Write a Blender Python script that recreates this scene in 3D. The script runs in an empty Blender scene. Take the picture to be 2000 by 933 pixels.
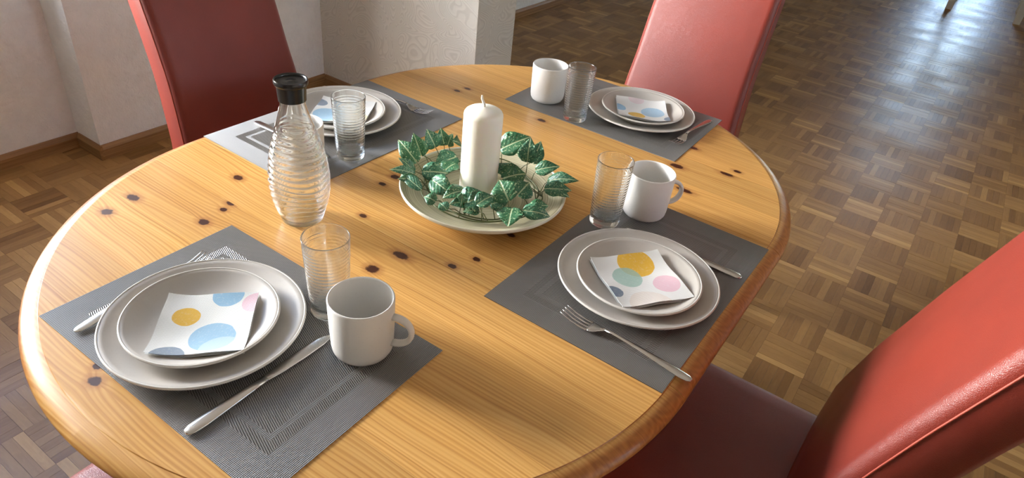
import bpy, math, random
from mathutils import Vector, Matrix
random.seed(7)
sc = bpy.context.scene
C = sc.collection
T = 0.75                                   # height of the table top above the floor

# ------------------------------------------------------------------ camera
cam_d = bpy.data.cameras.new('camera'); cam = bpy.data.objects.new('camera', cam_d); C.objects.link(cam)
cam_d.sensor_width = 36.0; cam_d.lens = 1330.04 / 2000 * 36; cam_d.clip_start = 0.02; cam_d.clip_end = 100
CR = Vector((0.815465, 0.570559, 0.097362)); CU = Vector((-0.390516, 0.418192, 0.820129)); CF = Vector((-0.427216, 0.706808, -0.563834))
CAM = Vector((0.650, -0.913, T + 0.6616))
m = Matrix((CR, CU, -CF)).transposed().to_4x4(); m.translation = CAM
cam.matrix_world = m
sc.camera = cam

# ------------------------------------------------------------------ world, daylight, exposure
w = bpy.data.worlds.new('world'); sc.world = w; w.use_nodes = True
nt = w.node_tree; bgn = nt.nodes['Background']
sky = nt.nodes.new('ShaderNodeTexSky'); sky.sky_type = 'NISHITA'; sky.sun_disc = False; sky.sun_elevation = math.radians(35); sky.sun_rotation = math.radians(200)
nt.links.new(sky.outputs[0], bgn.inputs[0]); bgn.inputs[1].default_value = 0.90

def area(name, loc, rot, sx, sy, power, col):
    l = bpy.data.lights.new(name, 'AREA'); l.shape = 'RECTANGLE'; l.size = sx; l.size_y = sy; l.energy = power; l.color = col
    o = bpy.data.objects.new(name, l); C.objects.link(o); o.location = loc; o.rotation_euler = rot
    return o
# daylight entering at the two windows of the room
area('daylight_left', (-5.6, -2.9, 2.05), (0, math.radians(-90), 0), 1.9, 4.6, 1050, (1.0, 0.955, 0.885))
area('daylight_far', (0.43, 9.95, 1.2), (math.radians(-90), 0, 0), 0.9, 1.7, 2.5, (0.97, 0.98, 1.0))
vs = sc.view_settings
vs.view_transform = 'Standard'; vs.look = 'None'; vs.gamma = 1.0; vs.use_curve_mapping = False
vs.exposure = 1.95

# ------------------------------------------------------------------ helpers
def mesh_data(name, verts, faces, mats=None, smooth=False, fmat=None):
    me = bpy.data.meshes.new(name); me.from_pydata([tuple(v) for v in verts], [], faces)
    if mats is not None:
        for mm in (mats if isinstance(mats, (list, tuple)) else [mats]): me.materials.append(mm)
    if fmat: me.polygons.foreach_set('material_index', fmat)
    if smooth: me.polygons.foreach_set('use_smooth', [True] * len(me.polygons))
    me.update(); return me
def link(name, me, parent=None, loc=None, rotz=0, label=None):
    o = bpy.data.objects.new(name, me); C.objects.link(o)
    if parent is not None: o.parent = parent
    if loc is not None: o.location = loc
    if rotz: o.rotation_euler[2] = rotz
    if label: o['label'] = label
    return o
def obj(name, verts, faces, mat, parent=None, smooth=False, loc=None, rotz=0, label=None):
    return link(name, mesh_data(name, verts, faces, mat, smooth), parent, loc, rotz, label)
def tag(o, label, cat, group=None):
    o['label'] = label; o['category'] = cat
    if group: o['group'] = group
    return o
def thing(name, label, cat, loc=(0, 0, 0), rotz=0, group=None):
    o = bpy.data.objects.new(name, None); C.objects.link(o); o.location = loc; o.rotation_euler[2] = rotz
    o.empty_display_size = 0.05
    return tag(o, label, cat, group)
def struct(name, verts, faces, mat, smooth=False):
    o = obj(name, verts, faces, mat, None, smooth); o['kind'] = 'structure'; return o
def box(x0, x1, y0, y1, z0, z1, base=0):
    v = [(x0, y0, z0), (x1, y0, z0), (x1, y1, z0), (x0, y1, z0), (x0, y0, z1), (x1, y0, z1), (x1, y1, z1), (x0, y1, z1)]
    f = [(0, 3, 2, 1), (4, 5, 6, 7), (0, 1, 5, 4), (1, 2, 6, 5), (2, 3, 7, 6), (3, 0, 4, 7)]
    return v, [tuple(i + base for i in q) for q in f]
def boxes(lst):
    V, F = [], []
    for b in lst:
        v, f = box(*b, base=len(V)); V += v; F += f
    return V, F
def lathe(prof, n=64, rad=None):
    """prof: list of (r, z); a radius of 0 closes to a point. rad(r, z, a) may change the radius."""
    V, F, rows = [], [], []
    for r, z in prof:
        if r <= 1e-7: rows.append([len(V)]); V.append((0, 0, z))
        else:
            rows.append(list(range(len(V), len(V) + n)))
            for i in range(n):
                a = 2 * math.pi * i / n; rr = rad(r, z, a) if rad else r
                V.append((rr * math.cos(a), rr * math.sin(a), z))
    for A, B in zip(rows, rows[1:]):
        for i in range(n):
            j = (i + 1) % n
            if len(A) == 1 and len(B) == 1: continue
            if len(A) == 1: F.append((A[0], B[j], B[i]))
            elif len(B) == 1: F.append((A[i], A[j], B[0]))
            else: F.append((A[i], A[j], B[j], B[i]))
    return V, F
def loft(rings, cap=True):
    V, F = [], []; n = len(rings[0])
    for r in rings: V += [tuple(p) for p in r]
    for k in range(len(rings) - 1):
        for i in range(n):
            j = (i + 1) % n; F.append((k * n + i, k * n + j, (k + 1) * n + j, (k + 1) * n + i))
    if cap:
        F.append(tuple(range(n - 1, -1, -1))); F.append(tuple((len(rings) - 1) * n + i for i in range(n)))
    return V, F
def tube(pts, rad, n=6, closed=False):
    rings = []; P = [Vector(p) for p in pts]; N = len(P)
    for i, p in enumerate(P):
        a = P[(i - 1) % N] if (closed or i > 0) else P[i]; b = P[(i + 1) % N] if (closed or i < N - 1) else P[i]
        t = (b - a).normalized(); up = Vector((0, 0, 1)) if abs(t.z) < 0.9 else Vector((1, 0, 0))
        u = t.cross(up).normalized(); v = u.cross(t)
        r = rad[i] if isinstance(rad, (list, tuple)) else rad
        rings.append([p + (u * math.cos(2 * math.pi * k / n) + v * math.sin(2 * math.pi * k / n)) * r for k in range(n)])
    if closed: rings.append(rings[0])
    return loft(rings, not closed)
def merge(*vf):
    V, F = [], []
    for v, f in vf:
        b = len(V); V += list(v); F += [tuple(i + b for i in q) for q in f]
    return V, F
def smstep(a, b, x):
    t = max(0, min(1, (x - a) / (b - a))); return t * t * (3 - 2 * t)
def lerp_prof(P, z):
    if z <= P[0][0]: return P[0][1]
    for (a, b), (c, d) in zip(P, P[1:]):
        if z <= c: return b + (d - b) * (z - a) / (c - a)
    return P[-1][1]

# ------------------------------------------------------------------ material graph helper
class G:
    def __init__(s, name):
        s.m = bpy.data.materials.new(name); s.m.use_nodes = True; s.t = s.m.node_tree
        s.b = s.t.nodes['Principled BSDF']; s.o = s.t.nodes['Material Output']
    def n(s, typ, **props):
        x = s.t.nodes.new('ShaderNode' + typ)
        for k, v in props.items(): setattr(x, k, v)
        return x
    def put(s, sock, v):
        if isinstance(v, bpy.types.NodeSocket): s.t.links.new(v, sock)
        elif v is not None:
            if isinstance(v, (tuple, list)) and len(v) == 3 and sock.type == 'RGBA': v = (*v, 1)
            sock.default_value = v
    def math(s, op, a, b=None, c=None, clamp=False):
        x = s.n('Math', operation=op, use_clamp=clamp); s.put(x.inputs[0], a)
        if b is not None: s.put(x.inputs[1], b)
        if c is not None: s.put(x.inputs[2], c)
        return x.outputs[0]
    def vmath(s, op, a, b=None):
        x = s.n('VectorMath', operation=op); s.put(x.inputs[0], a)
        if b is not None: s.put(x.inputs[1], b)
        return x.outputs['Value'] if op in ('LENGTH', 'DOT_PRODUCT', 'DISTANCE') else x.outputs[0]
    def mix(s, f, a, b, blend='MIX'):
        x = s.n('Mix', data_type='RGBA', blend_type=blend); s.put(x.inputs[0], f); s.put(x.inputs[6], a); s.put(x.inputs[7], b); return x.outputs[2]
    def step(s, v, a, b, lo=0.0, hi=1.0):
        x = s.n('MapRange', interpolation_type='SMOOTHSTEP'); s.put(x.inputs[0], v)
        for i, q in enumerate((a, b, lo, hi)): s.put(x.inputs[1 + i], q)
        return x.outputs[0]
    def noise(s, vec, scale=5, detail=3, rough=0.5, dist=0):
        x = s.n('TexNoise'); s.put(x.inputs['Vector'], vec); s.put(x.inputs['Scale'], scale); s.put(x.inputs['Detail'], detail); s.put(x.inputs['Roughness'], rough); s.put(x.inputs['Distortion'], dist)
        return x.outputs[0]
    def coord(s, kind='Object'): return s.n('TexCoord').outputs[kind]
    def sep(s, v):
        x = s.n('SeparateXYZ'); s.put(x.inputs[0], v); return x.outputs
    def comb(s, a=0.0, b=0.0, c=0.0):
        x = s.n('CombineXYZ')
        for i, q in enumerate((a, b, c)): s.put(x.inputs[i], q)
        return x.outputs[0]
    def ramp(s, f, stops):
        x = s.n('ValToRGB'); s.put(x.inputs[0], f); e = x.color_ramp.elements
        while len(e) < len(stops): e.new(0.5)
        for k, (p, c) in zip(e, stops): k.position = p; k.color = (*c, 1)
        return x.outputs[0]
    def bump(s, h, strength=0.3, dist=0.001, normal=None):
        x = s.n('Bump'); s.put(x.inputs['Height'], h); x.inputs['Strength'].default_value = strength; x.inputs['Distance'].default_value = dist
        if normal is not None: s.put(x.inputs['Normal'], normal)
        s.put(s.b.inputs['Normal'], x.outputs[0]); return x.outputs[0]
    def set(s, **k):
        al = dict(col='Base Color', rough='Roughness', metal='Metallic', spec='Specular IOR Level', coat='Coat Weight', coatr='Coat Roughness', trans='Transmission Weight', ior='IOR', sss='Subsurface Weight', sheen='Sheen Weight', aniso='Anisotropic', anisor='Anisotropic Rotation', tangent='Tangent')
        for a, v in k.items(): s.put(s.b.inputs[al[a]], v)
        return s
def plain(name, col, rough=0.5, metal=0.0, **k): return G(name).set(col=col, rough=rough, metal=metal, **k).m

# ------------------------------------------------------------------ materials
def pine(name, knots=(), tone=0.0):
    g = G(name); P = g.coord(); x, y, z = g.sep(P)
    rnd = g.n('ObjectInfo').outputs['Random']; off = g.math('MULTIPLY', rnd, 37.0)
    warp = g.noise(g.comb(g.math('MULTIPLY', x, 1.6), g.math('MULTIPLY', y, 5.0), off), 1.0, 2)
    gy = g.math('ADD', y, g.math('MULTIPLY', g.math('SUBTRACT', warp, 0.5), 0.075))
    dark = None; halo = None
    for kx, ky, a, b in knots:
        d = g.vmath('LENGTH', g.vmath('MULTIPLY', g.vmath('SUBTRACT', g.comb(x, y, 0.0), (kx, ky, 0.0)), (1 / a, 1 / b, 1.0)))
        nd = g.math('ADD', d, g.math('MULTIPLY', g.math('SUBTRACT', g.noise(P, 160, 2), 0.5), 0.7))
        dk = g.step(nd, 0.7, 1.05, 1.0, 0.0); h = g.step(nd, 0.9, 2.2, 1.0, 0.0)
        dark = dk if dark is None else g.math('MAXIMUM', dark, dk); halo = h if halo is None else g.math('MAXIMUM', halo, h)
        bump = g.math('DIVIDE', 0.9 * b, g.math('ADD', 1.0, g.math('MULTIPLY', g.math('MULTIPLY', d, d), 0.22)))
        gy = g.math('ADD', gy, g.math('MULTIPLY', bump, g.math('SIGN', g.math('SUBTRACT', y, ky))))
    n1 = g.noise(g.comb(g.math('MULTIPLY', x, 0.40), g.math('MULTIPLY', gy, 100.0), off), 1.0, 2, 0.55)
    n2 = g.noise(g.comb(g.math('MULTIPLY', x, 2.0), g.math('MULTIPLY', gy, 260.0), off), 1.0, 2, 0.6)
    n3 = g.noise(g.comb(g.math('MULTIPLY', x, 1.0), g.math('MULTIPLY', gy, 7.0), off), 1.0, 2, 0.5)
    wv = g.math('SINE', g.math('ADD', g.math('MULTIPLY', gy, 1150.0), g.math('MULTIPLY', n1, 14.0)))
    f = g.math('ADD', g.math('ADD', g.math('MULTIPLY', n1, 0.36), g.math('MULTIPLY', n2, 0.44)), g.math('MULTIPLY', g.math('ADD', wv, 1.0), 0.085))
    col = g.ramp(f, [(0.28, (0.47, 0.210, 0.048)), (0.42, (0.64, 0.330, 0.088)), (0.55, (0.72, 0.400, 0.120)), (0.72, (0.80, 0.475, 0.165))])
    col = g.mix(g.math('MULTIPLY', g.step(n3, 0.35, 0.7), 0.16), col, (0.62, 0.300, 0.085))
    val = g.math('ADD', 0.84 + tone, g.math('MULTIPLY', rnd, 0.18))
    col = g.mix(1.0, col, g.comb(val, val, val), 'MULTIPLY')
    if dark is not None:
        col = g.mix(g.math('MULTIPLY', halo, 0.45), col, (0.30, 0.085, 0.018)); col = g.mix(dark, col, (0.055, 0.014, 0.006))
    # end grain of the boards shows darker, with year rings, on the rounded ends
    nx = g.sep(g.coord('Normal'))[0]
    endf = g.step(g.math('ABSOLUTE', nx), 0.06, 0.35)
    rings = g.math('SINE', g.math('MULTIPLY', g.vmath('LENGTH', g.vmath('SUBTRACT', g.comb(g.math('MULTIPLY', x, 0.4), g.math('PINGPONG', g.math('ADD', y, 1.0), 0.055), z), (0.2, 0.02, 0.78))), 900.0))
    endc = g.ramp(g.math('ADD', g.math('MULTIPLY', rings, 0.09), g.math('ADD', g.math('MULTIPLY', n2, 0.7), 0.15)), [(0.2, (0.24, 0.070, 0.013)), (0.8, (0.48, 0.180, 0.038))])
    col = g.mix(g.math('MULTIPLY', endf, 0.95), col, endc)
    scr = g.noise(P, 9, 4, 0.6)
    g.set(col=col, rough=g.step(scr, 0.3, 0.75, 0.30, 0.46), spec=0.40, coat=0.08, coatr=0.22)
    g.bump(n2, 0.10, 0.0006); return g.m
def parquet(name, along_x):
    g = G(name); P = g.coord(); x, y, z = g.sep(P)
    a, b = (x, y) if along_x else (y, x)
    tint = g.n('Attribute', attribute_name='tint').outputs['Fac']
    n1 = g.noise(g.comb(g.math('MULTIPLY', a, 9.0), g.math('MULTIPLY', b, 150.0), g.math('MULTIPLY', tint, 31.0)), 1.0, 3, 0.6)
    n2 = g.noise(g.comb(g.math('MULTIPLY', a, 20.0), g.math('MULTIPLY', b, 60.0), g.math('MULTIPLY', tint, 77.0)), 1.0, 2, 0.5, 1.5)
    f = g.math('ADD', g.math('MULTIPLY', tint, 0.70), g.math('MULTIPLY', g.math('ADD', n1, n2), 0.17))
    col = g.ramp(f, [(0.12, (0.165, 0.078, 0.024)), (0.42, (0.295, 0.152, 0.050)), (0.68, (0.440, 0.250, 0.088)), (0.92, (0.62, 0.375, 0.145))])
    g.set(col=col, rough=g.step(g.noise(P, 3, 3), 0.3, 0.7, 0.36, 0.48), spec=0.38)
    g.bump(n1, 0.15, 0.0008); return g.m
def wood_trim(name, c0, c1, axis):
    g = G(name); P = g.coord(); s = list(g.sep(P)); a = s[axis]; o = [q for i, q in enumerate(s) if i != axis]
    n1 = g.noise(g.comb(g.math('MULTIPLY', a, 2.0), g.math('MULTIPLY', o[0], 40.0), g.math('MULTIPLY', o[1], 90.0)), 1.0, 3, 0.6)
    g.set(col=g.mix(g.step(n1, 0.3, 0.7), c0, c1), rough=0.4); return g.m
def plaster(name, col):
    g = G(name); P = g.coord(); n = g.noise(P, 70, 4, 0.55); n2 = g.noise(P, 22, 2)
    g.set(col=g.mix(g.step(n2, 0.3, 0.7), col, tuple(c * 0.95 for c in col)), rough=0.85, spec=0.2)
    g.bump(g.math('ADD', n, g.math('MULTIPLY', n2, 0.5)), 1.0, 0.006); return g.m
def paisley(name):
    g = G(name); P = g.coord(); x, y, z = g.sep(P)
    q = g.comb(g.math('ADD', x, y), z, 0.0)
    n = g.noise(q, 5.5, 1.0, 0.4, 0.8); big = g.noise(q, 3.0, 0, 0.5)
    lines = g.math('SINE', g.math('MULTIPLY', g.math('ADD', n, g.math('MULTIPLY', big, 0.6)), 210.0))
    l = g.step(lines, 0.0, 0.9)
    col = g.mix(l, (0.67, 0.645, 0.58), (0.60, 0.575, 0.515))
    g.set(col=col, rough=0.6, spec=0.3); g.bump(g.math('ADD', lines, g.math('MULTIPLY', g.noise(P, 120, 3), 0.8)), 0.15, 0.003); return g.m
def leather(name, col):
    g = G(name); P = g.coord()
    v = g.n('TexVoronoi', feature='DISTANCE_TO_EDGE'); g.put(v.inputs['Vector'], g.vmath('ADD', P, g.vmath('MULTIPLY', g.comb(g.noise(P, 60, 2), g.noise(P, 55, 2), 0.0), (0.006, 0.006, 0.006)))); v.inputs['Scale'].default_value = 560
    h = g.step(v.outputs['Distance'], 0.0, 0.22); n = g.noise(P, 5, 3)
    g.set(col=g.mix(g.step(n, 0.3, 0.7), col, tuple(c * 0.82 for c in col)), rough=g.step(n, 0.2, 0.8, 0.34, 0.45), spec=0.5)
    g.bump(g.math('ADD', h, g.math('MULTIPLY', g.noise(P, 40, 3), 0.8)), 0.26, 0.0008); return g.m
def placemat(name):
    g = G(name); x, y, z = g.sep(g.coord())
    d = g.math('MINIMUM', g.math('SUBTRACT', 0.225, g.math('ABSOLUTE', x)), g.math('SUBTRACT', 0.15, g.math('ABSOLUTE', y)))
    def band(a, b): return g.math('MULTIPLY', g.math('GREATER_THAN', d, a), g.math('LESS_THAN', d, b))
    inner = g.math('MAXIMUM', band(0.042, 0.056), g.math('GREATER_THAN', d, 0.063))
    edge = g.math('MAXIMUM', band(0.0415, 0.0428), g.math('MAXIMUM', band(0.0552, 0.0565), band(0.0624, 0.0637)))
    K = 2 * math.pi / 0.0022
    tx = g.math('SINE', g.math('MULTIPLY', x, K)); ty = g.math('SINE', g.math('MULTIPLY', y, K)); td = g.math('SINE', g.math('MULTIPLY', g.math('ADD', y, g.math('MULTIPLY', x, 0.35)), K * 0.8))
    wA = g.math('MULTIPLY', g.math('ADD', g.math('MULTIPLY', tx, 0.75), g.math('MULTIPLY', ty, 0.25)), 1.0)
    wB = g.math('ADD', g.math('MULTIPLY', td, 0.75), g.math('MULTIPLY', ty, 0.25))
    mx = g.n('Mix', data_type='FLOAT'); g.put(mx.inputs[0], inner); g.put(mx.inputs[2], wA); g.put(mx.inputs[3], wB); wv = mx.outputs[0]
    f = g.step(wv, -0.6, 0.7)
    cA = g.mix(f, (0.065, 0.062, 0.060), (0.290, 0.280, 0.268)); cB = g.mix(f, (0.048, 0.045, 0.042), (0.255, 0.243, 0.228))
    col = g.mix(inner, cA, cB); col = g.mix(g.math('MULTIPLY', edge, 0.5), col, (0.20, 0.19, 0.18))
    tn = g.n('Tangent', direction_type='UV_MAP')
    g.set(col=col, rough=0.38, spec=0.7, aniso=0.92, anisor=g.math('MULTIPLY', inner, 0.25), tangent=tn.outputs[0])
    g.bump(wv, 0.6, 0.0007); return g.m
def stoneware(name, col, rough=0.42):
    g = G(name); n = g.noise(g.coord(), 14, 3); n2 = g.noise(g.coord(), 400, 1)
    c = g.mix(g.step(n, 0.3, 0.7), col, tuple(q * 0.95 for q in col)); c = g.mix(g.math('MULTIPLY', g.step(n2, 0.62, 0.75), 0.15), c, tuple(q * 0.6 for q in col))
    g.set(col=c, rough=rough, spec=0.45); return g.m
def clear_glass(name, share):
    g = G(name); gl = g.n('BsdfGlass'); gl.inputs['IOR'].default_value = 1.45; gl.inputs['Roughness'].default_value = 0.0; gl.inputs['Color'].default_value = (0.985, 0.995, 0.99, 1)
    tr = g.n('BsdfTransparent'); tr.inputs[0].default_value = (0.975, 0.985, 0.985, 1)
    mx = g.n('MixShader'); mx.inputs[0].default_value = share
    g.t.links.new(tr.outputs[0], mx.inputs[1]); g.t.links.new(gl.outputs[0], mx.inputs[2]); g.t.links.new(mx.outputs[0], g.o.inputs[0])
    g.t.nodes.remove(g.b); return g.m
def pane_glass(name):
    g = G(name); gl = g.n('BsdfGlossy'); gl.inputs['Roughness'].default_value = 0.0
    tr = g.n('BsdfTransparent'); mx = g.n('MixShader'); mx.inputs[0].default_value = 0.06
    g.t.links.new(tr.outputs[0], mx.inputs[1]); g.t.links.new(gl.outputs[0], mx.inputs[2]); g.t.links.new(mx.outputs[0], g.o.inputs[0])
    g.t.nodes.remove(g.b); return g.m
def napkin_mat(name, circles):
    g = G(name); P = g.coord(); x, y, z = g.sep(P); q = g.comb(x, y, 0.0)
    col = (0.74, 0.74, 0.72); gr = g.noise(P, 260, 2)
    for cx, cy, r, c, al in circles:
        d = g.vmath('LENGTH', g.vmath('SUBTRACT', q, (cx, cy, 0.0)))
        d = g.math('ADD', d, g.math('MULTIPLY', g.math('SUBTRACT', g.noise(q, 70, 1), 0.5), 0.002))
        mk = g.math('MULTIPLY', g.step(d, r - 0.0004, r + 0.0004, 1.0, 0.0), g.step(gr, 0.2, 0.5, al * 0.8, al))
        col = g.mix(mk, col, c)
    wav = g.math('MULTIPLY', g.math('SINE', g.math('MULTIPLY', g.math('ADD', x, y), 1900.0)), g.math('SINE', g.math('MULTIPLY', g.math('SUBTRACT', x, y), 1900.0)))
    g.set(col=col, rough=0.8, spec=0.2, sheen=0.1); g.bump(g.math('ADD', wav, g.math('MULTIPLY', g.noise(P, 60, 3), 2.0)), 0.35, 0.0006); return g.m
def leaf_mat(name):
    g = G(name); u, v, _ = g.sep(g.coord('UV')); rnd = g.n('ObjectInfo').outputs['Random']
    av = g.math('ABSOLUTE', g.math('SUBTRACT', v, 0.5))
    off = g.comb(g.math('MULTIPLY', u, 1.0), v, g.math('MULTIPLY', rnd, 50.0))
    n = g.noise(off, 9.0, 2, 0.6, 1.0)
    side = g.math('ABSOLUTE', g.math('SINE', g.math('MULTIPLY', g.math('SUBTRACT', u, g.math('MULTIPLY', av, 0.7)), 19.0)))
    veins = g.math('MULTIPLY', g.step(side, 0.0, 0.22, 1.0, 0.0), g.step(n, 0.54, 0.66))
    mid = g.step(av, 0.012, 0.040, 1.0, 0.0)
    blot = g.math('MULTIPLY', g.step(g.noise(off, 16.0, 2, 0.5, 0.5), 0.60, 0.66), 0.75)
    base = g.mix(g.step(n, 0.35, 0.65), (0.026, 0.115, 0.068), (0.070, 0.230, 0.125))
    base = g.mix(rnd, base, (0.035, 0.150, 0.060), 'MIX')
    pale = g.math('MAXIMUM', g.math('MULTIPLY', mid, 0.75), g.math('MAXIMUM', g.math('MULTIPLY', veins, 0.8), blot))
    g.set(col=g.mix(pale, base, (0.58, 0.68, 0.40)), rough=0.38, spec=0.5)
    g.bump(g.math('ADD', g.math('MULTIPLY', side, 0.6), g.math('MULTIPLY', mid, -0.8)), 0.5, 0.0012); return g.m
def bamboo(name):
    g = G(name); P = g.coord(); x, y, z = g.sep(P); r = g.vmath('LENGTH', g.comb(x, y, 0.0))
    n = g.noise(g.comb(g.math('MULTIPLY', r, 260.0), g.math('MULTIPLY', x, 4.0), g.math('MULTIPLY', y, 4.0)), 1.0, 3, 0.6)
    st = g.math('SINE', g.math('MULTIPLY', r, 1500.0))
    f = g.math('ADD', g.math('MULTIPLY', n, 0.8), g.math('MULTIPLY', st, 0.06))
    g.set(col=g.ramp(f, [(0.25, (0.33, 0.30, 0.18)), (0.40, (0.52, 0.47, 0.30)), (0.60, (0.68, 0.63, 0.45))]), rough=0.32, spec=0.5, coat=0.3, coatr=0.15); g.bump(n, 0.2, 0.001); return g.m

M = {}
M['par_x'] = parquet('oak_parquet_x', True); M['par_y'] = parquet('oak_parquet_y', False)
M['wall'] = plaster('roughcast_wall', (0.87, 0.86, 0.83)); M['ceil'] = plaster('ceiling_paint', (0.88, 0.88, 0.87)); M['paisley'] = paisley('paisley_wallpaper')
M['base_y'] = wood_trim('baseboard_oak_y', (0.22, 0.110, 0.038), (0.38, 0.21, 0.082), 1); M['base_x'] = wood_trim('baseboard_oak_x', (0.22, 0.110, 0.038), (0.38, 0.21, 0.082), 0)
M['red'] = leather('red_leather', (0.228, 0.030, 0.018)); M['thread'] = plain('red_seam_piping', (0.42, 0.075, 0.045), 0.55)
M['dark_leg'] = wood_trim('dark_leg_wood', (0.05, 0.02, 0.01), (0.09, 0.04, 0.02), 2)
M['mat'] = placemat('woven_vinyl'); M['plate'] = stoneware('stoneware_greige', (0.52, 0.485, 0.44), 0.46); M['plate_rim'] = stoneware('stoneware_lip', (0.70, 0.67, 0.62), 0.4)
M['mug'] = stoneware('stoneware_white', (0.76, 0.735, 0.695), 0.38); M['steel'] = plain('satin_steel', (0.62, 0.60, 0.57), 0.27, 1.0)
M['glass'] = clear_glass('tumbler_glass', 0.85); M['carafe'] = clear_glass('carafe_glass', 0.85); M['pane'] = pane_glass('window_pane')
M['black'] = plain('black_plastic', (0.012, 0.012, 0.013), 0.25); M['bowl'] = bamboo('spun_bamboo'); M['bowl_edge'] = plain('pale_lacquer_edge', (0.72, 0.68, 0.55), 0.35)
g = G('candle_wax'); g.set(col=(0.90, 0.87, 0.77), rough=0.42, sss=0.35); g.b.inputs['Subsurface Radius'].default_value = (0.02, 0.014, 0.008); g.b.inputs['Subsurface Scale'].default_value = 0.5; M['wax'] = g.m
M['wick'] = plain('waxed_wick', (0.80, 0.76, 0.66), 0.6); M['leaf'] = leaf_mat('variegated_leaf'); M['stem'] = plain('vine_stem', (0.085, 0.100, 0.028), 0.5)
M['white'] = plain('white_lacquer', (0.68, 0.65, 0.58), 0.45)

# ------------------------------------------------------------------ setting: floor
X0, X1, Y0, Y1, H = -2.10, 3.6, -2.6, 9.6, 2.5
floor = struct('floor', *box(X0 - 0.3, X1, Y0, Y1, -0.10, -0.009), plain('screed', (0.05, 0.03, 0.015), 0.8))
S = 0.1475; NF = 6; FW = S / NF; GX, GY = 0.505, 2.625
def in_stadium(x, y, R=0.533, L=0.2165): return math.hypot(x, max(abs(y) - L, 0)) < R
def shown(x, y):
    d = Vector((x, y, 0)) - CAM; zc = d.dot(CF)
    if zc < 0.1: return None
    u = 1000 + 1330 * d.dot(CR) / zc; v = 466.5 - 1330 * d.dot(CU) / zc
    if not (-15 < u < 2015 and -10 < v < 943): return None
    t = (CAM.z - T) / CAM.z; p = CAM + d * t
    if in_stadium(p.x, p.y): return None
    if x < -1.95 and y > 0.2 or (1.34 < y and x < -1.0 and u < 1000): return None
    if u > 1640 and v > 790 - (u - 1600) * 0.92 or (1224 < u < 1440 and v < 240) or (265 < u < 590 and v < 150): return None
    return d.length
planks = []
for i in range(-20, 24):
    for j in range(-37, 50):
        x0, y0 = GX + i * S, GY + j * S
        if x0 > X1 or y0 > Y1 or y0 < Y0 - S: continue
        ax = (i + j) % 2 == 0; tilet = random.uniform(0.42, 0.70) if ax else random.uniform(0.22, 0.50)  # along-x tiles tinted lighter: sheen from grain direction put into the colour
        for k in range(NF):
            t = min(1, max(0, tilet + random.gauss(0, 0.09)))
            if random.random() < 0.10: t = min(1, t + 0.28)
            dz = random.uniform(-0.0003, 0.0003)
            b = (x0, x0 + S, y0 + k * FW, y0 + (k + 1) * FW) if ax else (x0 + k * FW, x0 + (k + 1) * FW, y0, y0 + S)
            cx, cy = (b[0] + b[1]) / 2, (b[2] + b[3]) / 2
            if cx > X1: continue
            planks.append((shown(cx, cy), ax, b, t, dz))
seen = sorted([p for p in planks if p[0] is not None], key=lambda p: p[0])
near = set(id(p) for p in seen[:300])
def plank_geo(b, dz, base=0):
    e = 0.00025; return box(b[0] + e, b[1] - e, b[2] + e, b[3] - e, -0.009, dz, base)
V, F, FM, TT = [], [], [], []
for p in planks:
    if id(p) in near:
        v, f = plank_geo(p[2], p[4]); me = mesh_data('plank', v, f, M['par_x'] if p[1] else M['par_y'])
        at = me.attributes.new('tint', 'FLOAT', 'FACE'); at.data.foreach_set('value', [p[3]] * len(f)); link('plank', me, floor)
    else:
        v, f = plank_geo(p[2], p[4], len(V)); V += v; F += f; FM += [0 if p[1] else 1] * 6; TT += [p[3]] * 6
me = mesh_data('parquet_planks', V, F, [M['par_x'], M['par_y']], fmat=FM)
at = me.attributes.new('tint', 'FLOAT', 'FACE'); at.data.foreach_set('value', TT)
o = link('parquet_planks', me, floor); o['kind'] = 'stuff'; o['label'] = 'far brown mosaic parquet strips laid in squares'

# ------------------------------------------------------------------ setting: walls, partition, windows, baseboards
PX, PY = -1.935, 0.20                        # face and edge of the wall pier right of the window niche
WY0, WY1, WZ0, WZ1 = -1.35, 0.12, 0.95, 2.28
def wall_with_hole(name, axis, a, b, lo, hi, h0, h1, z0, z1):
    """a..b wall thickness across its axis; lo..hi its length; hole h0..h1 x z0..z1"""
    L = [(lo, h0, 0, H), (h1, hi, 0, H), (h0, h1, 0, z0), (h0, h1, z1, H)]
    bl = [(a, b, q[0], q[1], q[2], q[3]) if axis == 'x' else (q[0], q[1], a, b, q[2], q[3]) for q in L]
    return bl
V, F = boxes(wall_with_hole('l', 'x', X0 - 0.26, X0, Y0, PY, WY0, WY1, WZ0, WZ1) + [(X0 - 0.26, PX, PY, 1.34, 0, H), (X0 - 0.26, -1.955, 1.34, Y1, 0, H)])
struct('wall_left', V, F, M['wall'])
V, F = boxes(wall_with_hole('f', 'y', Y1, Y1 + 0.25, X0 - 0.26, X1, 0.08, 0.78, 0.35, 2.0)); struct('wall_far', V, F, M['wall'])
V, F = boxes(wall_with_hole('r', 'x', X1, X1 + 0.25, Y0, Y1, 0.9, 1.75, 1.15, 2.1)); struct('wall_right', V, F, M['wall'])  # right wall opening is added, out of view, to let in sky fill
struct('wall_back', *box(X0 - 0.26, X1 + 0.25, Y0 - 0.2, Y0, 0, H), M['wall'])
struct('ceiling', *box(X0 - 0.26, X1 + 0.25, Y0 - 0.2, Y1 + 0.25, H, H + 0.1), M['ceil'])
struct('wall_partition', *box(-1.955, -0.997, 1.34, 1.615, 0, H), M['paisley'])
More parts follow.
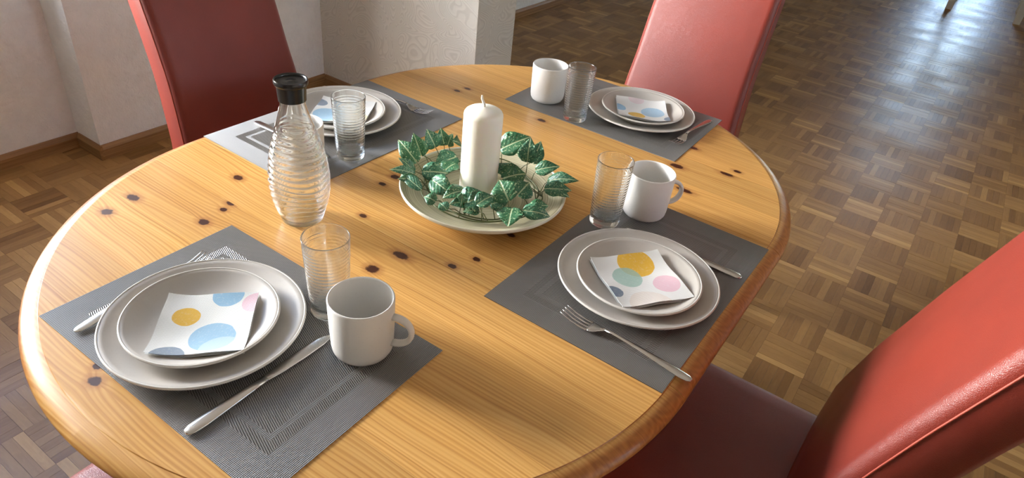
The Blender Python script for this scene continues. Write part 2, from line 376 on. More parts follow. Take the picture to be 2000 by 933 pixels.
def window(name, axis, a, h0, h1, z0, z1, d=0.06):
    def bx_(p0, p1, q0, q1): return (a, a + d, p0, p1, q0, q1) if axis == 'x' else (p0, p1, a, a + d, q0, q1)
    t = 0.06; mid = (h0 + h1) / 2
    e = bpy.data.objects.new(name, None); C.objects.link(e); e['kind'] = 'structure'
    V, F = boxes([bx_(h0, h1, z0, z0 + t), bx_(h0, h1, z1 - t, z1), bx_(h0, h0 + t, z0 + t, z1 - t), bx_(h1 - t, h1, z0 + t, z1 - t), bx_(mid - 0.04, mid + 0.04, z0 + t, z1 - t)])
    obj('window_frame', V, F, M['white'], e)
    for p, q in ((h0 + t, mid - 0.04), (mid + 0.04, h1 - t)):
        b = (a + 0.026, a + 0.034, p, q, z0 + t, z1 - t) if axis == 'x' else (p, q, a + 0.026, a + 0.034, z0 + t, z1 - t)
        obj('pane', *box(*b), M['pane'], e)
window('window_1', 'x', X0 - 0.20, WY0, WY1, WZ0, WZ1)
window('window_2', 'y', Y1 + 0.08, 0.08, 0.78, 0.35, 2.0)
window('added_fill_window', 'x', X1 + 0.10, 0.9, 1.75, 1.15, 2.1)  # added unseen window: neutral sky light brightens the pier and shaded chair front
def baseboard(name, pts, side, mat, hh=0.058, t=0.014):
    """run along pts; side = +1/-1 which way the board stands off the wall"""
    (xa, ya), (xb, yb) = pts
    dx, dy = xb - xa, yb - ya; L = math.hypot(dx, dy); nx, ny = -dy / L * side, dx / L * side
    sec = [(0, 0), (t, 0), (t, hh * 0.72), (t * 0.55, hh * 0.93), (t * 0.3, hh), (0, hh)]
    rings = [[(px + nx * s, py + ny * s, z) for s, z in sec] for px, py in ((xa, ya), (xb, yb))]
    return struct(name, *loft(rings), mat)
baseboard('baseboard_niche', ((X0, Y0), (X0, PY)), -1, M['base_y'])
baseboard('baseboard_return', ((X0 + 0.014, PY), (PX + 0.014, PY)), -1, M['base_x'])
baseboard('baseboard_pier', ((PX, PY), (PX, 1.34)), -1, M['base_y'])
baseboard('baseboard_partition', ((PX + 0.014, 1.34), (-0.997, 1.34)), -1, M['base_x'])
baseboard('baseboard_passage', ((-1.955, 1.615), (-1.955, Y1)), -1, M['base_y'])

# ------------------------------------------------------------------ dining table
TR, TL, SEAM = 0.533, 0.2165, 0.221
table = thing('dining_table', 'oval honey pine extending dining table with dark knots, set for four', 'table', (0, 0, 0))
PROF = [(0.020, -0.031), (0.008, -0.0285), (0.002, -0.023), (0.0, -0.017), (0.0012, -0.0125), (0.0045, -0.0085), (0.009, -0.0055), (0.015, -0.0030), (0.0215, -0.0016), (0.0255, -0.0012), (0.0265, 0.0), (0.032, 0.0)]
KN = [(-.403, -.43, .014, .009), (-.392, -.482, .012, .009), (-.338, -.269, .012, .008), (-.275, -.332, .010, .006), (-.267, -.352, .008, .006), (-.258, -.396, .012, .008), (.042, -.247, .017, .009), (.034, -.303, .012, .010), (.122, -.213, .009, .006), (.139, -.172, .008, .006), (-.137, -.103, .009, .006), (-.139, -.067, .010, .008), (-.085, -.205, .009, .006), (-.08, .364, .012, .007), (.253, .388, .017, .010), (.349, .434, .017, .008), (.362, .463, .010, .006), (.307, .3, .020, .008), (.246, .5, .012, .007), (-.322, .352, .010, .006), (-.313, .382, .010, .006), (-.054, -.688, .010, .008), (-.075, -.674, .007, .005), (.444, -.21, .006, .004), (.14, -.075, .010, .006)]  # last entry is a dark spot beneath the bowl, drawn like the knots
YB = [-0.7495, -0.65, -0.545, -0.44, -0.33, -SEAM, -0.115, 0.0, 0.115, SEAM, 0.33, 0.44, 0.545, 0.65, 0.7495]
def zprof(ins, upper):
    seg = PROF[3:] if upper else PROF[:4][::-1]
    return lerp_prof([(a, b) for a, b in seg], ins)
for k in range(len(YB) - 1):
    gap = 0.0006
    ya, yb = YB[k] + (gap if abs(abs(YB[k]) - SEAM) < 1e-6 else 0.00008), YB[k + 1] - (gap if abs(abs(YB[k + 1]) - SEAM) < 1e-6 else 0.00008)
    n = 14; ys = [ya + (yb - ya) * i / n for i in range(n + 1)]
    if k == 0: ys = [yb - (yb - ya) * math.sin(math.pi / 2 * i / 30) for i in range(30, -1, -1)]
    if k == len(YB) - 2: ys = [ya + (yb - ya) * math.sin(math.pi / 2 * i / 30) for i in range(31)]
    rings = []
    for y in ys:
        dy = max(abs(y) - TL, 0); ring = []
        for q, (ins, z) in enumerate(PROF):
            R = TR - ins
            if dy < R: ring.append((math.sqrt(R * R - dy * dy), z))
            else: ring.append((0.0, zprof(TR - dy, q > 3) if dy < TR else -0.017))
        rings.append([(-wd, y, T + z) for wd, z in ring] + [(wd, y, T + z) for wd, z in reversed(ring)])
    V, F = loft([list(reversed(r)) for r in rings])
    kn = [q for q in KN if YB[k] - 0.012 < q[1] < YB[k + 1] + 0.012 and (YB[k] < q[1] < YB[k + 1])]
    o = obj('plank', V, F, pine('pine_board_%d' % k, kn), table, True)
    o.data.polygons.foreach_set('use_smooth', [abs(p.normal.y) < 0.98 for p in o.data.polygons])
    md = o.modifiers.new('edges', 'EDGE_SPLIT'); md.split_angle = math.radians(40)
M['pine_leg'] = pine('pine_base')
V, F = boxes([(-0.36, 0.36, -0.46, -0.435, 0.655, 0.7185), (-0.36, 0.36, 0.435, 0.46, 0.655, 0.7185), (-0.36, -0.335, -0.435, 0.435, 0.655, 0.7185), (0.335, 0.36, -0.435, 0.435, 0.655, 0.7185)])
obj('apron', V, F, M['pine_leg'], table)
for sx in (-1, 1):
    for sy in (-1, 1):
        pr = [(0.0, 0.0), (0.018, 0.0), (0.024, 0.05), (0.020, 0.12), (0.028, 0.40), (0.033, 0.55), (0.025, 0.57), (0.036, 0.60), (0.036, 0.7185), (0.0, 0.7185)]
        obj('leg', *lathe(pr, 24), M['pine_leg'], table, True, loc=(sx * 0.32, sy * 0.41, 0))

# ------------------------------------------------------------------ red leather chairs
DP = [(0.30, 0.0), (0.49, 0.0), (0.58, 0.004), (0.695, 0.030), (0.837, 0.073), (0.967, 0.117), (1.08, 0.155)]
WP = [(0.30, 0.385), (0.49, 0.385), (0.75, 0.350), (1.08, 0.340)]
def back_section(z, n=7):
    d = lerp_prof(DP, z); hw = lerp_prof(WP, z) / 2; th = 0.086; r = 0.022
    pts = []
    for s in (1, -1):
        arc = [(math.radians(90 * i / n)) for i in range(n + 1)]
        if s == -1: arc = arc[::-1]
        for a in arc: pts.append((-d - r + r * math.sin(math.pi / 2 - a) , s * (hw - r + r * math.sin(a))))
    # pts: front-left corner to front-right corner; bulge in between
    front = pts
    mid = []
    L, R = front[:n + 1], front[n + 1:]
    L = [(x, y) for x, y in L]; L = sorted(L, key=lambda q: -q[1]); R = sorted(R, key=lambda q: -q[1])
    for i in range(1, 8):
        y = (hw - r) * (1 - 2 * i / 8); mid.append((-d + 0.006 * (1 - (y / (hw - r)) ** 2), y))
    back = [(-d - th, -(hw - 0.012)), (-d - th, hw - 0.012)]
    side = [(-d - th + 0.012, -hw)], [(-d - th + 0.012, hw)]
    return L + mid + R + side[0] + back + side[1]
def make_chair(label, loc, rotz):
    t = thing('dining_chair', label, 'chair', loc, rotz, 'red leather chairs around the table')
    zs = [0.36 + (1.06 - 0.36) * i / 26 for i in range(27)]
    rings = [[(x, y, z) for x, y in back_section(z)] for z in zs]
    last = rings[-1]; cx = sum(p[0] for p in last) / len(last)
    for s, dz in ((0.93, 0.012), (0.80, 0.019), (0.45, 0.022)):
        rings.append([(cx + (p[0] - cx) * s, p[1] * (0.5 + s / 2), 1.06 + dz) for p in last])
    b = obj('backrest', *loft(rings), M['red'], t, True)
    for s in (-1, 1):
        pts = [(-lerp_prof(DP, z) - 0.0195, s * (lerp_prof(WP, z) / 2 + 0.0002), z) for z in [0.49 + 0.57 * i / 24 for i in range(25)]]
        obj('seam', *tube(pts, 0.0013, 6), M['thread'], b, True)
    # seat cushion: rounded slab in front of the back
    rings = []
    for z, ins in ((0.355, 0.010), (0.36, 0.003), (0.375, 0.0), (0.445, 0.0), (0.462, 0.004), (0.473, 0.013), (0.479, 0.028), (0.481, 0.055), (0.482, 0.12)):
        hw = 0.205 - ins; x0, x1 = -0.035, 0.415 - ins; rr = max(0.012, 0.035 - ins * 0.3); ring = []
        for cx, cy, a0, r in ((x1 - rr, hw - rr, 0, rr), (x0 + 0.004, hw - 0.004, 90, 0.004), (x0 + 0.004, -hw + 0.004, 180, 0.004), (x1 - rr, -hw + rr, 270, rr)):
            for i in range(6):
                a = math.radians(a0 + 90 * i / 5); ring.append((cx + r * math.cos(a), cy + r * math.sin(a), z))
        rings.append(ring)
    obj('seat', *loft(rings), M['red'], t, True)
    for x, y in ((0.375, 0.17), (0.375, -0.17), (-0.03, 0.16), (-0.03, -0.16)):
        dx = -0.05 if x < 0 else 0.0
        rings = [[(x + dx + sx * 0.014, y + sy * 0.014, 0.0) for sx, sy in ((-1, -1), (1, -1), (1, 1), (-1, 1))], [(x + sx * 0.021, y + sy * 0.021, 0.36) for sx, sy in ((-1, -1), (1, -1), (1, 1), (-1, 1))]]
        obj('leg', *loft(rings), M['dark_leg'], t)
    return t
make_chair('red leather chair with shaded maroon seat under the table edge at lower right', (0.70, -0.012, 0), math.pi)
make_chair('high-backed red leather chair in bright light behind the plate with the red-tinted fork', (0.036, 0.92, 0), -math.pi / 2)
make_chair('high-backed red leather chair with dark shaded front, in front of the white wall', (-0.77, 0.083, 0), 0)
make_chair('red leather chair of which only a seat corner shows beneath the rounded table edge', (0.0, -1.03, 0), math.pi / 2)

# ------------------------------------------------------------------ placemats
def make_mat(label, x, y, deg):
    V, F = box(-0.225, 0.225, -0.15, 0.15, 0.0002, 0.0014)
    me = mesh_data('placemat', V, F, M['mat']); uv = me.uv_layers.new(name='UVMap')
    for lp in me.loops: c = me.vertices[lp.vertex_index].co; uv.data[lp.index].uv = (c.x / 0.45 + 0.5, c.y / 0.45 + 0.5)
    o = link('placemat', me, None, (x, y, T), math.radians(deg)); return tag(o, label, 'placemat', 'grey woven placemats')
make_mat('grey woven placemat under the nearest plate, white mug beside it at its right corner', 0.0086, -0.5222, 0.17)
make_mat('dark grey woven placemat under the plate with the yellow and green dotted napkin', 0.3582, -0.0164, 89.3)
make_mat('dark grey woven placemat at the far right, before the brightly lit red chair', 0.0146, 0.5502, 180.5)
make_mat('pale-shining grey woven placemat behind the glass carafe', -0.3644, 0.0079, -90.7)
ZM = T + 0.0014

# ------------------------------------------------------------------ plates
def plate(name, label, x, y, z, R, foot, hh, group):
    t = thing(name, label, 'plate', (x, y, z), 0, group)
    fl = 0.0048; r0 = R * 0.50
    inner = [(0.0, fl), (r0 * 0.6, fl), (r0, fl + 0.0004)] + [(r0 + (R - 0.0028 - r0) * q, fl + (hh - fl - 0.0006) * q ** 1.7) for q in (0.2, 0.4, 0.6, 0.8, 0.9, 1.0)]
    outer = [(R, hh - 0.0032)] + [(r0 + (R - r0) * q, (hh - 0.0032) * q ** 1.75 + 0.0010 * (1 - q)) for q in (0.9, 0.8, 0.7, 0.6)] + [(R * 0.74, 0.0)] + [(R * 0.70, 0.0), (R * 0.68, 0.0016), (0.0, 0.0016)]
    obj('dish', *lathe(outer[::-1] + [(R, hh - 0.0032), (R - 0.0028, hh - 0.0006)] + inner[::-1][1:], 96), M['plate'], t, True)
    lip = [(R - 0.0029, hh - 0.0010), (R - 0.0026, hh - 0.0003), (R - 0.0016, hh + 0.0001), (R - 0.0005, hh - 0.0005), (R + 0.0002, hh - 0.0016), (R + 0.0001, hh - 0.0028), (R - 0.0004, hh - 0.0034)]
    obj('rim', *lathe(lip, 96), M['plate_rim'], t, True)
    return t
PL = [((-0.0354, -0.5454), (-0.0380, -0.5480), 'nearest to the camera'), ((0.3709, -0.0502), (0.3744, -0.0570), 'beside the long silver fork'), ((0.0754, 0.5680), (0.0791, 0.5679), 'in front of the bright red chair'), ((-0.3980, 0.0409), (-0.3968, 0.0330), 'behind the carafe')]
PW = ['on the nearest grey placemat', 'beside the fork on the right-hand placemat', 'before the bright red chair', 'behind the carafe and its tumbler']
for (a, b, _), wh in zip(PL, PW):
    plate('dinner_plate', 'large greige stoneware dinner plate ' + wh, a[0], a[1], ZM, 0.1300, 0, 0.0205, 'greige dinner plates')
    plate('side_plate', 'small greige plate stacked on the dinner plate ' + wh, b[0], b[1], ZM + 0.0066, 0.1000, 0, 0.0205, 'greige side plates')

# ------------------------------------------------------------------ napkins
YEL, BLU, PNK, SLA, GRN, BEI, PAL = (0.72, 0.42, 0.03), (0.20, 0.42, 0.62), (0.72, 0.45, 0.53), (0.12, 0.18, 0.27), (0.28, 0.47, 0.40), (0.70, 0.62, 0.55), (0.55, 0.66, 0.72)
NAP = [('A', (-0.023, -0.554), 43.0, 0.118, [(-.054, -.561, .0175, YEL, .95), (.004, -.563, .029, BLU, .8), (.034, -.572, .028, PAL, .55), (-.047, -.500, .021, BLU, .85), (-.006, -.486, .019, PNK, .8), (-.004, -.622, .021, SLA, .8)], 'white paper napkin with yellow, blue and slate dots on the nearest plate'),
       ('B', (0.380, -0.061), 53.0, 0.123, [(.355, -.028, .031, YEL, .98), (.361, -.069, .0245, GRN, .8), (.417, -.043, .0215, PNK, .85), (.365, -.121, .0135, SLA, .9), (.422, -.108, .034, BEI, .7)], 'white paper napkin with large yellow, green and pink dots on the right-hand plate'),
       ('C', (0.082, 0.559), 31.0, 0.121, [(.086, .520, .0205, YEL, .95), (.107, .566, .028, BLU, .7), (.034, .531, .0165, BLU, .85), (.160, .549, .015, SLA, .85), (.045, .600, .02, PNK, .4)], 'curled white dotted napkin on the plate before the bright red chair'),
       ('D', (-0.388, 0.036), 31.0, 0.118, [(-.394, .003, .034, BLU, .8), (-.452, .030, .017, SLA, .85), (-.335, .035, .02, YEL, .5)], 'white napkin with blue dots, seen partly through the tumbler behind the carafe')]
for key, (cx, cy), deg, sd, circ, label in NAP:
    a = math.radians(deg); ca, sa = math.cos(a), math.sin(a)
    lc = [((qx - cx) * ca + (qy - cy) * sa, -(qx - cx) * sa + (qy - cy) * ca, r, c, al) for qx, qy, r, c, al in circ]
    mat = napkin_mat('napkin_print_' + key, lc); pale = M.setdefault('napkin_plain', napkin_mat('napkin_plain', []))
    ph = {'A': 0.3, 'B': 1.4, 'C': 2.6, 'D': 0.9}[key]; cu = {'A': 0.0115, 'B': 0.011, 'C': 0.0095, 'D': 0.0100}[key]
    t = thing('paper_napkin', label, 'napkin', (cx, cy, ZM + 0.0066 + 0.0066), a, 'dotted paper napkins')
    def sheet(z0, grow, curl):
        n = 14; V, F = [], []
        def zz(x, y):
            r2 = (x * x + y * y) / (0.084 ** 2)
            return z0 + curl * r2 + 0.0022 * math.sin(55 * x + ph) * (abs(y) / 0.06) ** 2 + 0.0016 * math.sin(70 * y + 2 * ph) * (abs(x) / 0.06)
        for s in (0.0005, 0.0):
            for i in range(n + 1):
                for j in range(n + 1):
                    x, y = (i / n - 0.5) * (sd + grow), (j / n - 0.5) * (sd + grow); V.append((x, y, max(0.0, zz(x, y)) + s))
        N1 = (n + 1) ** 2
        for i in range(n):
            for j in range(n):
                q = (i * (n + 1) + j, (i + 1) * (n + 1) + j, (i + 1) * (n + 1) + j + 1, i * (n + 1) + j + 1)
                F.append(q); F.append(tuple(N1 + k for k in q[::-1]))
        bd = [i * (n + 1) for i in range(n)] + [n * (n + 1) + j for j in range(n)] + [(n - i) * (n + 1) + n for i in range(n)] + [n - j for j in range(n)]
        for p, q in zip(bd, bd[1:] + bd[:1]): F.append((p, N1 + p, N1 + q, q))
        return V, F
    for nm, ar, mm in (('printed_sheet', (0.0026, 0, cu), mat), ('under_sheet', (0.0014, -0.002, cu * 0.85), pale), ('under_sheet', (0.0003, 0.001, cu * 0.70), pale)):
        o = obj(nm, *sheet(*ar), mm, t, True); md = o.modifiers.new('edges', 'EDGE_SPLIT'); md.split_angle = math.radians(40)

# ------------------------------------------------------------------ cutlery
def blade_loft(sec, n=10):
    rings = []
    for x, hw, z, th in sec:
        rings.append([(x, hw * math.cos(2 * math.pi * k / n), z + th * math.sin(2 * math.pi * k / n)) for k in range(n)])
    return loft(rings)
HAND = [(0.000, 0.0012, 0.0030, 0.0008), (0.0015, 0.0040, 0.0030, 0.0012), (0.006, 0.0066, 0.0031, 0.0016), (0.018, 0.0082, 0.0036, 0.0019), (0.04, 0.0074, 0.0060, 0.0019), (0.07, 0.0052, 0.0085, 0.0018), (0.10, 0.0036, 0.0108, 0.0018), (0.125, 0.0028, 0.0122, 0.0017), (0.138, 0.0030, 0.0118, 0.0015)]
def fork(label, x, y, deg):
    t = thing('dinner_fork', label, 'fork', (x, y, ZM), math.radians(deg), 'steel forks')
    obj('handle', *blade_loft(HAND), M['steel'], t, True)
    obj('head', *blade_loft([(0.137, 0.0031, 0.0118, 0.0014), (0.145, 0.0060, 0.0088, 0.0012), (0.152, 0.0098, 0.0058, 0.0011), (0.158, 0.0115, 0.0042, 0.0010), (0.165, 0.0120, 0.0034, 0.0009)]), M['steel'], t, True)
    for yy in (-0.0102, -0.0034, 0.0034, 0.0102):
        V, F = blade_loft([(0.163, 0.0022, 0.0036, 0.0009), (0.175, 0.0018, 0.0034, 0.0008), (0.190, 0.0016, 0.0052, 0.0008), (0.203, 0.0013, 0.0092, 0.0007), (0.209, 0.0006, 0.0118, 0.0005)], 8)
        obj('tine', [(a, b + yy, c) for a, b, c in V], F, M['steel'], t, True)
    return t
def knife(label, x, y, deg):
    t = thing('table_knife', label, 'knife', (x, y, ZM), math.radians(deg), 'steel knives')
    obj('handle', *blade_loft([(0.0, 0.002, 0.0030, 0.0012), (0.002, 0.0055, 0.0030, 0.0020), (0.008, 0.0082, 0.0031, 0.0026), (0.025, 0.0092, 0.0033, 0.0028), (0.06, 0.0078, 0.0034, 0.0028), (0.09, 0.0064, 0.0034, 0.0026), (0.112, 0.0060, 0.0034, 0.0023)]), M['steel'], t, True)
    obj('blade', *blade_loft([(0.1115, 0.0060, 0.0034, 0.0022), (0.122, 0.0066, 0.0032, 0.0014), (0.135, 0.0078, 0.0030, 0.0009), (0.17, 0.0088, 0.0026, 0.0008), (0.20, 0.0080, 0.0022, 0.0007), (0.212, 0.0058, 0.0021, 0.0006), (0.219, 0.0014, 0.0020, 0.0005)]), M['steel'], t, True)
    return t
fork('steel fork half hidden beneath the rim of the nearest dinner plate', -0.150, -0.661, 94)
fork('steel fork lying clear on the right-hand placemat, its handle past the mat edge', 0.529, -0.198, 179.3)
fork('steel fork with red-tinted handle beside the plate before the bright red chair', 0.219, 0.672, -93.5)
fork('steel fork poking out past the plate behind the carafe', -0.474, 0.168, 6)
knife('long steel knife between the nearest plate and the mug', 0.100, -0.669, 90.0)
knife('steel knife whose handle shows right of the yellow-dotted napkin', 0.502, 0.0835, 180)
knife('dark-looking steel knife handle sticking out left of the carafe', -0.498, -0.106, 0)

# ------------------------------------------------------------------ mugs, tumblers
def mug(label, x, y, deg):
    t = thing('mug', label, 'mug', (x, y, ZM), math.radians(deg), 'white stoneware mugs')
    R, Hh, th = 0.0434, 0.089, 0.0032
    prof = [(0, 0.002), (0.030, 0.002), (0.0315, 0.0), (0.0335, 0.0), (0.0375, 0.0025), (0.0402, 0.0075), (0.0414, 0.015), (0.0424, 0.045), (R, Hh - 0.002), (R - 0.0008, Hh - 0.0003), (R - 0.0016, Hh), (R - 0.0026, Hh - 0.0004), (R - th, Hh - 0.002), (0.0424 - th, 0.045), (0.0405 - th, 0.012), (0.034, 0.0065), (0.026, 0.005), (0, 0.005)]
    obj('cup', *lathe(prof, 72), M['mug'], t, True)
    # handle: D-shaped loop on the +x side
    pts = []
    for i in range(19):
        a = math.radians(-90 + 180 * i / 18); cx = 0.0405 + 0.0275 * max(0, math.cos(a)) ** 0.8; cz = 0.044 + 0.0225 * math.sin(a)
        pts.append((cx, cz))
    rings = []
    for i, (px, pz) in enumerate(pts):
        a = pts[max(i - 1, 0)]; b = pts[min(i + 1, 18)]; tx, tz = b[0] - a[0], b[1] - a[1]; l = math.hypot(tx, tz) or 1; nx, nz = tz / l, -tx / l
        rings.append([(px + nx * 0.0038 * math.cos(q), 0.0062 * math.sin(q), pz + nz * 0.0038 * math.cos(q)) for q in [2 * math.pi * k / 12 for k in range(12)]])
    obj('handle', *loft(rings), M['mug'], t, True)
    return t
mug('white stoneware mug with its handle to the right, on the nearest placemat', 0.1489, -0.438, 24)
mug('white stoneware mug beside the tumbler right of the bowl, handle half turned away', 0.2824, 0.158, 48)
mug('white stoneware mug at the far end of the table, its handle out of sight', -0.1388, 0.4772, 112)
mug('white stoneware mug hidden behind the carafe, only its rim and side showing', -0.291, -0.159, 150)
def tumbler(label, x, y):
    t = thing('tumbler', label, 'tumbler', (x, y, ZM), 0, 'clear ribbed tumblers')
    Hh, r0, r1 = 0.1275, 0.0272, 0.0324; out = [(0, 0.0004), (r0 - 0.006, 0.0004), (r0 - 0.003, 0.0), (r0 - 0.0008, 0.0012), (r0, 0.0035)]
    z = 0.0035; n = 150
    for i in range(1, n + 1):
        z = 0.0035 + (Hh - 0.0045) * i / n - 0.0; q = i / n; rr = r0 + (r1 - r0) * q
        amp = 0.00022 * smstep(0.014, 0.022, z) * (1 - smstep(0.112, 0.119, z))
        out.append((rr + amp * math.sin(2 * math.pi * z / 0.0056), z))
    out += [(r1 - 0.0003, Hh - 0.0003), (r1 - 0.0009, Hh), (r1 - 0.0015, Hh - 0.0004)]
    inn = [(r1 - 0.0017 - (r1 - r0) * (Hh - zz) / Hh, zz) for zz in [Hh - 0.002 - (Hh - 0.020) * i / 12 for i in range(13)]] + [(r0 - 0.0035, 0.0135), (r0 - 0.008, 0.0112), (r0 - 0.016, 0.0100), (0, 0.0096)]
    obj('glass_wall', *lathe(out + inn, 64), M['glass'], t, True)
    return t
tumbler('clear ribbed glass tumbler behind the mug on the nearest placemat', 0.0584, -0.4122)
tumbler('clear ribbed glass tumbler touching the mug right of the bowl', 0.2417, 0.0774)
tumbler('clear ribbed glass tumbler by the mug at the far end of the table', -0.0296, 0.429)
tumbler('clear ribbed glass tumbler just right of the carafe', -0.256, -0.0687)
for o in [q for q in bpy.data.objects if q.name.startswith('glass_wall')]: o.name = 'body'

# ------------------------------------------------------------------ carafe
car = thing('carafe', 'tall clear glass water carafe with wavy ribs and a black stopper', 'carafe', (-0.1546, -0.2775, T + 0.0002), 0.4)
CPF = [(0.0, 0.033), (0.004, 0.0352), (0.012, 0.0370), (0.025, 0.0408), (0.040, 0.0448), (0.058, 0.0478), (0.075, 0.0488), (0.095, 0.0476), (0.110, 0.0456), (0.125, 0.0426), (0.140, 0.0390), (0.155, 0.0348), (0.170, 0.0302), (0.185, 0.0256), (0.198, 0.0216), (0.208, 0.0194), (0.218, 0.0180), (0.232, 0.0175)]
def cr(z):                                   # smooth silhouette
    k = 0.006; return sum(lerp_prof(CPF, min(max(z + d * k, 0), 0.232)) for d in (-1, -0.5, 0, 0.5, 1)) / 5
def rip(r, z, a):
    f = smstep(0.010, 0.025, z) * (1 - smstep(0.150, 0.182, z))
    return r + f * 0.0012 * math.sin(2 * math.pi * z / 0.0108 + 2.0 * math.sin(2 * a + 25 * z) + 1.3 * math.sin(3 * a + 60 * z))
NZ = 190
out = [(0, 0.004), (0.022, 0.0035), (0.029, 0.0), (0.0315, 0.0004)] + [(cr(z), z) for z in [0.002 + 0.2295 * i / NZ for i in range(NZ + 1)]]
inn = [(max(cr(z) - 0.0024, 0.002), z) for z in [0.2315 - (0.2315 - 0.010) * i / 60 for i in range(61)]] + [(0.026, 0.0085), (0, 0.0095)]
obj('body', *lathe(out + inn, 96, lambda r, z, a: rip(r, z, a) if r > 0.034 or z > 0.05 else r), M['carafe'], car, True)
st = obj('stopper', *lathe([(0, 0.214), (0.0190, 0.214), (0.0212, 0.2150), (0.0218, 0.226), (0.0224, 0.2385), (0.0252, 0.2405), (0.0258, 0.2425), (0.0257, 0.2470), (0.0250, 0.2485), (0.0240, 0.2487), (0.0228, 0.2478), (0.0222, 0.2452), (0.0205, 0.2446), (0.006, 0.2446), (0.004, 0.2456), (0, 0.2456)], 64), M['black'], car, True)
md = st.modifiers.new('edges', 'EDGE_SPLIT'); md.split_angle = math.radians(50)

# ------------------------------------------------------------------ bowl, candle, vine
BX, BY, BZ = 0.0363, -0.0206, T + 0.0002
bowl = thing('decor_bowl', 'shallow cream-green spun bamboo bowl holding the candle and leafy vine', 'bowl', (BX, BY, BZ))
def bz(r): return 0.0085 if r < 0.075 else 0.0085 + 0.0255 * ((r - 0.075) / 0.076) ** 1.25
bi = [(0, 0.0085), (0.04, 0.0085), (0.075, 0.0085)] + [(r, bz(r)) for r in (0.085, 0.095, 0.105, 0.115, 0.125, 0.135, 0.143, 0.1495)]
bo = [(0, 0.0), (0.078, 0.0), (0.082, 0.001)] + [(r + 0.003, bz(r) - 0.0055) for r in (0.085, 0.095, 0.105, 0.115, 0.125, 0.135, 0.143)] + [(0.1515, 0.0300)]
obj('dish', *lathe(bo + [(0.1515, 0.0330), (0.1495, bz(0.1495))] + bi[::-1][1:], 96), M['bowl'], bowl, True)
obj('rim', *lathe([(0.1482, bz(0.1482) + 0.0002), (0.1492, 0.0348), (0.1506, 0.0356), (0.1520, 0.0348), (0.1524, 0.0325), (0.1516, 0.0298)], 96), M['bowl_edge'], bowl, True)
can = thing('pillar_candle', 'thick ivory pillar candle with unburnt wick standing in the bowl', 'candle', (0.0238, -0.0198, BZ + 0.0086))
R = 0.0345
obj('wax_body', *lathe([(0, 0.0), (R - 0.002, 0.0), (R, 0.002), (R, 0.05), (R, 0.1), (R, 0.160), (R - 0.0005, 0.1635), (R - 0.0025, 0.1670), (R - 0.006, 0.1695), (R - 0.014, 0.1722), (R - 0.025, 0.1745), (0.004, 0.1758), (0, 0.1765)], 64), M['wax'], can, True)
obj('wick', *tube([(0, 0, 0.174), (0, 0, 0.180), (-0.0025, -0.0005, 0.184), (-0.0050, -0.001, 0.189), (-0.0055, -0.001, 0.195)], [0.0024, 0.0022, 0.0021, 0.0019, 0.0014], 8), M['wick'], can, True)

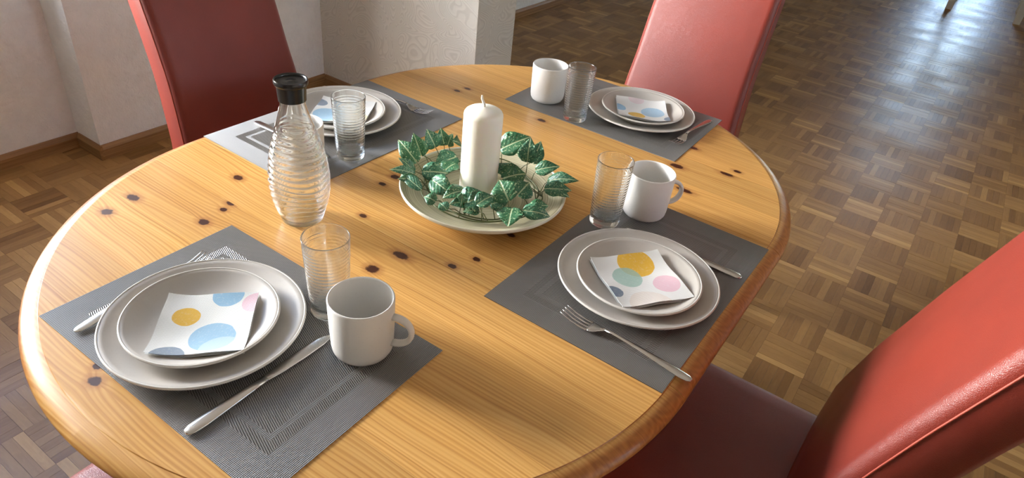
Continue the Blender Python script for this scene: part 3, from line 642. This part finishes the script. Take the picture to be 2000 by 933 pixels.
vine = thing('ivy_garland', 'artificial variegated green vine wreath laid around the candle in the bowl', 'garland', (0, 0, 0))
VC = Vector((BX, BY, 0))
def ringpt(a, k):
    r = 0.098 + 0.010 * math.sin(2 * a + 1.9 * k) + 0.006 * math.sin(5 * a + k * 2.3) + 0.004 * k
    return Vector((BX + r * math.cos(a), BY + r * math.sin(a), BZ + bz(r) + 0.004 + 0.003 * (1 + math.sin(4 * a + k * 1.7)) + 0.0015 * k))
for k in range(3):
    obj('stem', *tube([ringpt(2 * math.pi * i / 60, k) for i in range(60)], 0.00125, 6, True), M['stem'], vine, True)
LEAVES = [(-0.079, -0.075, 0.06, -0.13, -0.069, 0.085, 0.034), (-0.088, -0.051, 0.06, -0.105, -0.054, 0.1, 0.03), (-0.092, -0.04, 0.06, -0.092, -0.044, 0.09, 0.02), (-0.099, 0.002, 0.055, -0.111, -0.009, 0.09, 0.036), (-0.092, 0.021, 0.055, -0.095, 0.012, 0.09, 0.03), (-0.086, 0.025, 0.055, -0.072, 0.018, 0.085, 0.022), (-0.074, 0.051, 0.05, -0.066, 0.017, 0.075, 0.03), (-0.07, -0.092, 0.05, -0.092, -0.106, 0.075, 0.018), (-0.063, -0.099, 0.05, -0.087, -0.134, 0.065, 0.02), (-0.048, -0.105, 0.045, -0.066, -0.137, 0.055, 0.022), (-0.026, -0.124, 0.045, -0.075, -0.121, 0.055, 0.02), (0.017, -0.134, 0.042, -0.003, -0.14, 0.047, 0.024), (-0.038, -0.011, 0.06, -0.055, -0.053, 0.05, 0.04), (-0.023, -0.032, 0.06, -0.027, -0.067, 0.05, 0.034), (-0.05, -0.088, 0.055, -0.015, -0.059, 0.055, 0.034), (-0.018, -0.1, 0.055, 0.031, -0.101, 0.045, 0.036), (0.039, -0.083, 0.05, 0.025, -0.124, 0.05, 0.03), (0.055, -0.104, 0.04, 0.079, -0.074, 0.06, 0.044), (0.078, -0.084, 0.055, 0.067, -0.108, 0.05, 0.03), (0.083, -0.102, 0.05, 0.094, -0.070, 0.06, 0.03), (0.049, -0.1, 0.055, 0.059, -0.116, 0.045, 0.016), (0.057, -0.095, 0.04, 0.037, -0.12, 0.04, 0.022), (0.084, -0.098, 0.035, 0.064, -0.117, 0.035, 0.018), (0.002, 0.08, 0.06, 0.044, 0.113, 0.09, 0.045), (0.062, 0.083, 0.055, 0.058, 0.089, 0.1, 0.038), (0.073, 0.086, 0.055, 0.069, 0.112, 0.09, 0.03), (0.09, 0.073, 0.05, 0.126, 0.094, 0.065, 0.028), (0.129, 0.055, 0.05, 0.181, 0.066, 0.07, 0.028), (0.14, 0.027, 0.05, 0.181, 0.049, 0.055, 0.028), (0.137, 0.044, 0.045, 0.186, 0.033, 0.05, 0.022), (0.066, -0.001, 0.06, 0.060, 0.025, 0.075, 0.04), (0.072, -0.012, 0.06, 0.093, 0.035, 0.06, 0.042), (0.112, -0.050, 0.048, 0.080, -0.038, 0.072, 0.050), (0.111, -0.019, 0.045, 0.114, 0.012, 0.06, 0.04), (0.09, -0.071, 0.04, 0.111, -0.047, 0.045, 0.03), (0.134, -0.071, 0.05, 0.149, -0.102, 0.036, 0.045), (0.151, -0.058, 0.047, 0.19, -0.033, 0.042, 0.03), (0.153, -0.042, 0.047, 0.174, -0.015, 0.049, 0.024), (0.043, -0.135, 0.037, 0.024, -0.132, 0.042, 0.02)]
OUTL = [(0.0, 0.10), (0.06, 0.55), (0.16, 0.86), (0.30, 1.0), (0.45, 0.95), (0.60, 0.76), (0.75, 0.50), (0.88, 0.24), (1.0, 0.0)]
for q in LEAVES:
    A = Vector(q[0:3]) + Vector((0, 0, T)); B = Vector(q[3:6]) + Vector((0, 0, T)); wd = q[6] * 1.08
    ax = B - A; L = ax.length; axn = ax / L
    look = Vector((0.45, -0.75, 0.9)) + Vector((random.uniform(-.35, .35), random.uniform(-.35, .35), 0.2))
    nn = (look - axn * look.dot(axn)).normalized(); sd = axn.cross(nn)
    V, F, UV = [], [], []; sag = random.uniform(0.04, 0.14) * L; fold = random.uniform(0.10, 0.28)
    for s, h in OUTL:
        for c in (-1, -0.5, 0, 0.5, 1):
            off = c * h * wd / 2; back = (-0.07 * L * abs(c) if s < 0.1 else 0)
            p = A + axn * (s * L + back) + sd * off + nn * (abs(off) * fold + sag * math.sin(math.pi * s) - sag * 0.9 * s * s + 0.0012 * math.sin(9 * s + c * 3) * abs(c))
            V.append(p); UV.append((s, 0.5 + 0.5 * c * h))
    n = len(OUTL)
    for i in range(n - 1):
        for j in range(4): F.append((i * 5 + j, i * 5 + j + 1, (i + 1) * 5 + j + 1, (i + 1) * 5 + j))
    nb = len(V); V += [v - nn * 0.0004 for v in V[:nb]]; UV += UV[:nb]
    F += [tuple(nb + k for k in f[::-1]) for f in F[:]]
    rimv = [j for j in range(5)] + [i * 5 + 4 for i in range(1, n)] + [(n - 1) * 5 + j for j in range(3, -1, -1)] + [i * 5 for i in range(n - 2, 0, -1)]
    for p, r_ in zip(rimv, rimv[1:] + rimv[:1]): F.append((p, nb + p, nb + r_, r_))
    o = obj('leaf', V, F, M['leaf'], vine, True); uvl = o.data.uv_layers.new(name='UVMap')
    for lp in o.data.loops: uvl.data[lp.index].uv = UV[lp.vertex_index]
    a = math.atan2(A.y - BY, A.x - BX) + random.uniform(-.25, .25); e = ringpt(a, random.randint(0, 2)); midp = (A + e) / 2 + Vector((0, 0, 0.006))
    obj('leaf_stalk', *tube([e, midp, A + axn * 0.002], [0.0009, 0.0008, 0.0007], 5), M['stem'], vine, True)

# ------------------------------------------------------------------ white table far behind
ft = thing('side_table', 'white table far back on the parquet, only two square legs in view', 'table', (0.695, 7.0, 0))
for sx in (-0.275, 0.275):
    for sy in (-0.27, 0.27):
        obj('leg', *loft([[(sx + a * h, sy + b * h, z) for a, b in ((-1, -1), (1, -1), (1, 1), (-1, 1))] for z, h in ((0.0, 0.026), (0.004, 0.028), (0.70, 0.032))]), M['white'], ft)
obj('table_top', *box(-0.33, 0.33, -0.32, 0.32, 0.70, 0.73), M['white'], ft)
